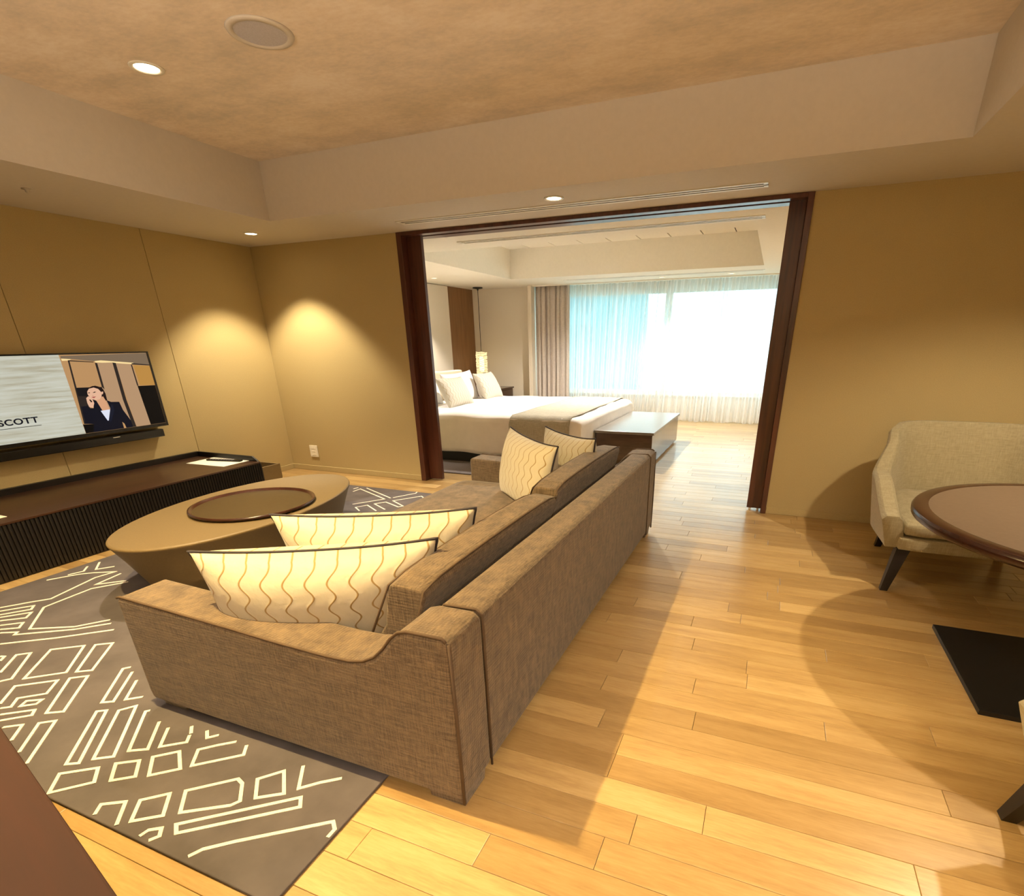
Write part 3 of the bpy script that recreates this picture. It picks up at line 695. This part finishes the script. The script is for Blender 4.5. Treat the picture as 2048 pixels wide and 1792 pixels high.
for (a, b) in ((SY0+0.215, -2.43), (-2.42, SY1-0.215)):
    rbox('seat_cushion', 'sofa', (3.19, 4.45, a, b, 0.22, 0.385), so, 0.06, 0.02, 10)
def back_cushion(y0, y1, zt, xt, xb):
    """slab cushion leaning on the back, boxed edges and piping"""
    bm = bmesh.new(); n, m = 12, 8
    th = 0.155
    prof = [(xb, 0.38), (xb+0.02, 0.36), (xb+th+0.05, 0.36), (xb+th+0.06, 0.40), (xt+th, zt-0.03), (xt+th-0.012, zt-0.006), (xt+th-0.03, zt), (xt+0.03, zt+0.004), (xt+0.01, zt-0.003), (xt-0.004, zt-0.03), (xt-0.03, (zt+0.38)/2)]
    rings = []
    for i in range(n+1):
        s = i/n; e = 1-(abs(2*s-1))**10*0.06; puff = 0.018*math.sin(PI*s)
        rings.append([bm.verts.new((xt+th/2 + (x-xt-th/2)*1.0 + (puff if x < xt+0.02 else 0)*-1, y0+(y1-y0)*s, 0.5+(z-0.5)*e + (puff*0.5 if z > zt-0.05 else 0))) for x, z in prof])
    k = len(prof)
    for A, B in zip(rings, rings[1:]):
        for i in range(k): bm.faces.new((A[i], A[(i+1) % k], B[(i+1) % k], B[i]))
    bm.faces.new(rings[0][::-1]); bm.faces.new(rings[-1]); bmesh.ops.recalc_face_normals(bm, faces=bm.faces)
    c = link('back_cushion', bm, 'sofa', bev=0.008, seg=2); keep(c, so)
    for xo, in ((0.005,), (th-0.005,)):
        b2 = bmesh.new()
        line = [(xt+xo, y0+0.004+(y1-y0-0.008)*i/12, 0.5+(zt-0.004-0.5)*(1-(abs(2*i/12-1))**10*0.06) + 0.009*math.sin(PI*i/12)) for i in range(13)]
        sidebot = [(xb+(xo if xo < 0.1 else th+0.05), y0, 0.40)]; sideend = [(xb+(xo if xo < 0.1 else th+0.05), y1, 0.40)]
        tube(b2, sidebot+line+sideend, 0.005, 6); link('cushion_piping', b2, 'pipe', c, smooth=True)
back_cushion(-3.765, -2.50, 0.735, 4.485, 4.33)
back_cushion(-2.44, -1.085, 0.755, 4.465, 4.33)
for (x, y) in ((SX0+0.10, SY0+0.10), (SX1-0.085, SY0+0.10), (SX0+0.10, SY1-0.10), (SX1-0.085, SY1-0.10)):
    bm = bmesh.new(); leg(bm, (x, y, SB), (x, y, 0.014 if x < 4.4 else 0.001), 0.075, 0.07); keep(link('foot', bm, 'sofa'), so)

# ------------------------------------------------------------------ scatter cushions
def cushion(name, label, cat, group, A, B, down, h, thick, mat='wave', pipe='navy', nx=44, ny=26, root_z=None):
    """A,B: top corners in world; down: unit vector from top edge to bottom edge"""
    A, B, down = Vector(A), Vector(B), Vector(down).normalized()
    U = (B-A); wd = U.length; U.normalize(); Nn = U.cross(down).normalized(); down = Nn.cross(U).normalized()
    ctr = (A+B)/2 + down*h/2
    t = thing(name, label, cat, tuple((A+B)/2 + down*h), group)
    bm = bmesh.new(); uvl = bm.loops.layers.uv.new('UVMap')
    def pos(u, v, side):
        iu = 1-0.085*(1-abs(v)**2.4); iv = 1-0.10*(1-abs(u)**2.4)
        x = u*wd/2*iu; y_ = v*h/2*iv
        e = max(0, 1-abs(u)**2.6)**0.52 * max(0, 1-abs(v)**2.6)**0.52
        return ctr + U*x - down*y_ + Nn*side*thick/2*e
    us = [math.sin(PI/2*(2*i/nx-1))*0.35+(2*i/nx-1)*0.65 for i in range(nx+1)]; vs = [math.sin(PI/2*(2*j/ny-1))*0.35+(2*j/ny-1)*0.65 for j in range(ny+1)]
    fr = [[bm.verts.new(pos(u, v, 1)) for u in us] for v in vs]
    bk = [[fr[j][i] if i in (0, nx) or j in (0, ny) else bm.verts.new(pos(us[i], vs[j], -1)) for i in range(nx+1)] for j in range(ny+1)]
    for G, flip in ((fr, False), (bk, True)):
        for j in range(ny):
            for i in range(nx):
                q = [(i, j), (i+1, j), (i+1, j+1), (i, j+1)]
                if flip: q = q[::-1]
                f = bm.faces.new([G[b][a] for a, b in q])
                for lp_, (a, b) in zip(f.loops, q): lp_[uvl].uv = (us[a]*0.5+0.5, vs[b]*0.5+0.5)
    bmesh.ops.recalc_face_normals(bm, faces=bm.faces)
    keep(link('cover', bm, mat, smooth=True), t)
    if pipe:
        ring = [pos(u, -1, 0) for u in us] + [pos(1, v, 0) for v in vs[1:]] + [pos(u, 1, 0) for u in us[::-1][1:]] + [pos(-1, v, 0) for v in vs[::-1][1:-1]]
        bm = bmesh.new(); tube(bm, ring, 0.006, 6, True); keep(link('piping', bm, pipe, smooth=True), t)
    return t
GS = 'ivory wave cushions on the sofa'
cushion('scatter_cushion', 'ivory wave patterned cushion leaning on the near sofa arm, closest to camera', 'cushion', GS, (3.66, -3.88, 0.775), (4.52, -3.48, 0.80), (0.10, 0.22, -1), 0.50, 0.36)
cushion('scatter_cushion', 'ivory wave patterned cushion second from the near sofa arm', 'cushion', GS, (3.57, -3.42, 0.775), (4.48, -3.10, 0.81), (0.10, 0.22, -1), 0.50, 0.34)
cushion('scatter_cushion', 'ivory cushion standing upright at the far end, in front of its twin', 'cushion', GS, (3.80, -1.32, 0.885), (4.43, -1.93, 0.875), (-0.12, -0.15, -1), 0.52, 0.26)
cushion('scatter_cushion', 'ivory cushion at the far end of sofa, farthest back near the bed', 'cushion', GS, (4.00, -1.09, 0.865), (4.55, -1.50, 0.86), (-0.12, 0.1, -1), 0.50, 0.24)

# ------------------------------------------------------------------ bed
bd = thing('bed', 'wide bed with white duvet seen through the doorway', 'bed', (2.0, 2.3, 0))
BXA, BXB, BYA, BYB, BT = 0.45, 3.60, 1.0, 3.62, 0.625
keep(boxo('base', 'black', (BXA, BXB-0.12, BYA+0.05, BYB-0.05, 0.0125, 0.20)), bd)
keep(boxo('mattress', 'white', (BXA, BXB-0.03, BYA+0.03, BYB-0.03, 0.20, BT-0.05), bev=0.04, seg=3), bd)
bm = bmesh.new(); nx, ny = 60, 70
def duvet(u, v):   # v over the width, u along the length; cloth draped over both long sides and the foot
    rnd = 0.09
    def fold(t, a, b, drop):   # t in [0,1] -> (pos, z)
        top = b-a; L = top + 2*drop; s = t*L
        if s < drop: return a, -(drop-s)
        if s > drop+top: return b, -(s-drop-top)
        return a+(s-drop), 0
    y_, zy = fold(v, BYA, BYB, 0.445)
    top = BXB-BXA-0.55; s = u*(top+0.30)
    x_, zx = (BXA+0.55+s, 0) if s < top else (BXB, -(s-top))
    dz = min(zy, zx)
    ax = min(1, (BXB-x_)/0.1); ay = min(1, (y_-BYA)/0.1, (BYB-y_)/0.1)
    rz = -0.035*((1-max(ax, 0))**2 + (1-max(ay, 0))**2)
    wr = 0.008*math.sin(x_*9+y_*3)+0.006*math.sin(x_*4-y_*11)
    out = 0.015*math.sin(x_*14+2)*(-zy) if zy < 0 else 0
    yo = -out-0.10*(-zy)*0.3 if y_ <= BYA+1e-6 else (out+0.03*(-zy) if y_ >= BYB-1e-6 else 0)
    return (x_ + (0.05*(-zx)), y_+yo, BT + dz + rz + wr*0.7)
G = [[bm.verts.new(duvet(i/nx, j/ny)) for i in range(nx+1)] for j in range(ny+1)]
for j in range(ny):
    for i in range(nx): bm.faces.new((G[j][i], G[j][i+1], G[j+1][i+1], G[j+1][i]))
dv = link('duvet', bm, 'white', smooth=True); sm = dv.modifiers.new('thickness', 'SOLIDIFY'); sm.thickness = 0.03; keep(dv, bd)
bm = bmesh.new(); prof = []
for t in [i/50 for i in range(51)]:
    L = (BYB-BYA)+2*0.30; s = t*L
    if s < 0.30: prof.append((BYA-0.022-0.03*(0.30-s), BT-0.045-(0.30-s)))
    elif s > 0.30+BYB-BYA: prof.append((BYB+0.022, BT-0.045-(s-0.30-(BYB-BYA))))
    else:
        yq = BYA+s-0.30; e = min(1, (yq-BYA)/0.1, (BYB-yq)/0.1); prof.append((yq-(0.022 if e < 0.05 else 0), BT+0.014-0.05*(1-e)**2))
rows = [[bm.verts.new((x, yq, z+0.004*math.sin(x*30+yq*5))) for x in [2.66+0.8*i/14 for i in range(15)]] for yq, z in prof]
for A, B in zip(rows, rows[1:]):
    for i in range(14): bm.faces.new((A[i], A[i+1], B[i+1], B[i]))
rn = link('bed_runner', bm, 'runner', smooth=True); sm = rn.modifiers.new('thickness', 'SOLIDIFY'); sm.thickness = 0.006; sm.offset = 1
tag(rn, 'grey green woven runner draped across foot of the bed', 'runner')
keep(boxo('headboard', 'headb', (0.30, 0.44, 0.70, 3.70, 0.0125, 1.03), bev=0.03, seg=3), bd)
keep(boxo('headboard_ledge', 'headb', (XL2+0.032, 0.30, 0.70, 3.70, 0.0, 1.0), bev=0.01, seg=2), bd)
GB = 'white sleeping pillows on the bed'
cushion('bed_pillow', 'plump white pillow against headboard at near side of bed', 'pillow', GB, (0.80, 1.20, 1.02), (0.80, 2.2, 1.03), (0.35, 0, -1), 0.48, 0.26, 'white', None)
cushion('bed_pillow', 'plump white pillow against headboard in the middle of bed', 'pillow', GB, (0.88, 2.26, 1.04), (0.92, 3.12, 1.06), (0.30, 0, -1), 0.50, 0.26, 'white', None)
cushion('bed_pillow', 'white pillow lying low behind the far bed cushion', 'pillow', GB, (1.12, 2.95, 0.84), (1.12, 3.74, 0.80), (0.35, 0, -1), 0.30, 0.22, 'white', None)
cushion('bed_cushion', 'pale patterned square cushion leaning at near side of bed', 'cushion', 'decorative cushions on the bed', (1.16, 1.68, 1.02), (1.20, 2.35, 1.01), (0.55, -0.02, -1), 0.47, 0.22, 'wave', None)
cushion('bed_cushion', 'pale patterned square cushion leaning toward far side of bed', 'cushion', 'decorative cushions on the bed', (1.12, 2.85, 1.02), (1.14, 3.45, 1.02), (0.55, -0.05, -1), 0.47, 0.22, 'wave', None)
# carpet, nightstand
c = boxo('bedroom_carpet', 'greyrug', (0.3, 3.3, 0.42, 4.4, 0.0006, 0.012), bev=0.003); tag(c, 'plain grey carpet lying under the bed', 'carpet')
ns = thing('nightstand', 'low brown nightstand beside far side of the bed under pendant', 'nightstand', (0.1, 5.1, 0))
keep(boxo('body', 'bench', (XL2+0.035, 0.45, 4.55, 5.75, 0.0, 0.56), bev=0.004), ns)
keep(boxo('top', 'bench', (XL2+0.035, 0.47, 4.53, 5.77, 0.56, 0.59), bev=0.004), ns)
keep(boxo('drawer', 'bench', (0.45, 0.462, 4.60, 5.70, 0.30, 0.54), bev=0.004), ns)
# pendant lamp
pl_ = thing('pendant_lamp', 'hanging pendant lamp with glowing woven cylinder shade in bedroom corner', 'lamp', (-0.14, 5.5, 0.80))
bm = bmesh.new(); lathe(bm, [(0.10, H-0.0005), (0.10, H-0.018), (0.02, H-0.03), (0.012, H-0.06)], -0.14, 5.5, 24); keep(link('canopy', bm, 'black', smooth=True), pl_)
bm = bmesh.new(); tube(bm, [(-0.14, 5.5, H-0.05), (-0.14, 5.5, 1.28)], 0.006, 6); keep(link('cord', bm, 'black', smooth=True), pl_)
bm = bmesh.new(); lathe(bm, [(0.035, 0.9), (0.05, 0.95), (0.05, 1.15), (0.03, 1.2)], -0.14, 5.5, 20); keep(link('bulb', bm, 'bulb', smooth=True), pl_)
bm = bmesh.new(); rnd = random.Random(4)
for k in range(34):
    z = 0.83+0.45*k/33; ph = rnd.random()*6; tl = rnd.uniform(-0.02, 0.02)
    tube(bm, [(-0.14+0.115*math.cos(a)*(1+0.05*math.sin(3*a+ph)), 5.5+0.115*math.sin(a)*(1+0.05*math.sin(3*a+ph)), z+tl*math.sin(a+ph)+0.006*math.sin(5*a+ph)) for a in (2*PI*i/18 for i in range(18))], 0.0048, 5, True)
keep(link('shade', bm, emis('shade_wire', (1, 0.76, 0.38, 1), 0.6), smooth=True), pl_)
l = bpy.data.lights.new('pendant_light', 'POINT'); l.energy = 10; l.color = (1, 0.66, 0.3); l.shadow_soft_size = 0.03
o = bpy.data.objects.new('pendant_light', l); C.objects.link(o); o.location = (-0.14, 5.5, 1.08)
# bench at the foot of the bed
be = thing('foot_bench', 'long low bench with grey top and dark wood body at bed foot', 'bench', (3.99, 2.5, 0))
keep(boxo('body', 'bench', (3.64, 4.365, 1.505, 3.49, 0.03, 0.405), bev=0.003), be)
keep(boxo('top', 'benchtop', (3.62, 4.385, 1.488, 3.514, 0.405, 0.436), bev=0.003), be)
keep(boxo('plinth', 'black', (3.68, 4.33, 1.55, 3.45, 0.0, 0.03)), be)

# ------------------------------------------------------------------ round table
rtb = thing('round_table', 'round table with taupe inlay and dark wood edge at right', 'table', (7.12, -2.25, 0))
bm = bmesh.new(); lathe(bm, [(0.68, 0.700), (0.745, 0.700), (0.768, 0.715), (0.770, 0.735), (0.762, 0.748), (0.700, 0.750), (0.700, 0.745)], 0, 0, 96); link('edge', bm, 'rimwood', rtb, smooth=True, bev=0.002)
bm = bmesh.new(); lathe(bm, [(0.702, 0.701), (0.702, 0.7495)], 0, 0, 96); link('top', bm, 'stone', rtb)
bm = bmesh.new(); lathe(bm, [(0.06, 0.024), (0.055, 0.4), (0.06, 0.68), (0.16, 0.70)], 0, -0.05, 32); link('column', bm, 'black', rtb, smooth=True)
boxo('base_plate', 'black', (-0.46, 0.34, -0.47, 0.325, 0.0005, 0.024), rtb, bev=0.002)

# ------------------------------------------------------------------ armchairs
def armchair(label, loc, rz):
    t = thing('armchair', label, 'chair', loc, 'cream armchairs at the round table'); t.rotation_euler.z = rz
    # local: front = -y, origin on floor at centre
    bm = bmesh.new(); n = 46; sec = 12; rings = []
    hw, yb, yf = 0.50, 0.50, -0.50
    path = []
    for i in range(n+1):
        s = i/n
        if s < 0.30: q = s/0.30; x, y_ = -hw, yf+(yb-0.28-yf)*q; nx_, ny_ = -1, 0
        elif s > 0.70: q = (1-s)/0.30; x, y_ = hw, yf+(yb-0.28-yf)*q; nx_, ny_ = 1, 0
        else:
            q = (s-0.30)/0.40
            if q < 0.28: a = PI - (q/0.28)*PI/2; x, y_ = -hw+0.28+0.28*math.cos(a), yb-0.28+0.28*math.sin(a); nx_, ny_ = math.cos(a), math.sin(a)
            elif q > 0.72: a = ((1-q)/0.28)*PI/2; x, y_ = hw-0.28+0.28*math.cos(a), yb-0.28+0.28*math.sin(a); nx_, ny_ = math.cos(a), math.sin(a)
            else: x, y_ = -hw+0.28+(2*hw-0.56)*(q-0.28)/0.44, yb; nx_, ny_ = 0, 1
        path.append((x, y_, nx_, ny_))
    for (x, y_, nx_, ny_) in path:
        d_ = (y_-yf)/(yb-yf)
        # top height: arm front .54, dips at arm, sweeps up to the back
        k = max(0.0, min(1.0, (d_-0.50)/0.42)); k = k*k*(3-2*k)
        e_ = min(1.0, d_/0.5); e_ = e_*e_*(3-2*e_)
        ht = 0.49 + 0.17*e_ + 0.275*k; x *= 1 - 0.20*k + 0.04*e_*(1-k)
        z0 = 0.27; th = 0.11 - 0.05*k
        ring = []
        fl_ = 0.06
        for j in range(sec):
            if j < 5: f_ = j/4; z = z0+(ht-0.03-z0)*f_; off = th/2
            elif j == 5: f_ = 1; z = ht-0.005; off = th*0.30
            elif j == 6: f_ = 1; z = ht-0.005; off = -th*0.30
            else: f_ = (11-j)/4; z = z0+(ht-0.03-z0)*f_; off = -th/2
            flare = fl_*(f_-0.3) + (0.05*k*f_*f_ if abs(ny_) > 0.3 else 0)
            ring.append(bm.verts.new((x+nx_*(off+flare-0.02), y_+ny_*(off+flare-0.02) - (0.05*(1-f_) if d_ < 0.02 else 0)*-1, z)))
        rings.append(ring)
    for A, B in zip(rings, rings[1:]):
        for i in range(sec): bm.faces.new((A[i], A[(i+1) % sec], B[(i+1) % sec], B[i]))
    bm.faces.new(rings[0][::-1]); bm.faces.new(rings[-1]); bmesh.ops.recalc_face_normals(bm, faces=bm.faces)
    link('shell', bm, 'cream', t, smooth=True, bev=0.012, seg=2)
    def soft(name, b, r, puff):
        o = rbox(name, 'cream', b, t, r, puff, 8); o.matrix_parent_inverse = Matrix.Identity(4); return o
    soft('seat_frame', (-hw+0.04, hw-0.04, yf-0.01, yb-0.05, 0.27, 0.36), 0.02, 0)
    soft('seat_cushion', (-hw+0.05, hw-0.05, yf-0.02, yb-0.07, 0.36, 0.46), 0.04, 0.015)
    for (x, y_, bx, by) in ((-0.42, -0.45, -0.06, -0.06), (0.42, -0.45, 0.06, -0.06), (-0.36, 0.26, -0.03, 0.10), (0.36, 0.26, 0.03, 0.10)):
        bm = bmesh.new(); leg(bm, (x, y_, 0.275), (x+bx, y_+by, 0.0), 0.038, 0.021); link('leg', bm, 'legs', t)
    return t
armchair('cream upholstered armchair with dark legs between wall and round table', (6.97, -0.95, 0), 0)
armchair('cream armchair at lower right photo edge, only its dark leg showing', (7.06, -3.83, 0), PI)

# ------------------------------------------------------------------ desk at the lower left edge
dk = thing('writing_desk', 'reddish brown wooden desk corner at lower left photo edge', 'desk', (3.9, -5.3, 0))
dk.rotation_euler.z = math.atan2(-0.146, 0.62)
DH = 0.78
# local x runs along the far edge; the edge passes just ahead of the camera
e0 = Matrix.Rotation(-dk.rotation_euler.z, 3, 'Z') @ (Vector((4.255, -4.716, 0)) - Vector((3.9, -5.3, 0)))
ye = e0.y
boxo('desk_top', 'desk', (-1.2, 1.45, ye-0.62, ye, DH-0.04, DH), dk, bev=0.004)
for x in (-1.12, 1.37):
    for y in (ye-0.56, ye-0.34): boxo('leg', 'desk', (x-0.03, x+0.03, y-0.03, y+0.03, 0, DH-0.04), dk, bev=0.003)
boxo('apron', 'desk', (-1.12, 1.37, ye-0.09, ye-0.065, DH-0.12, DH-0.04), dk)
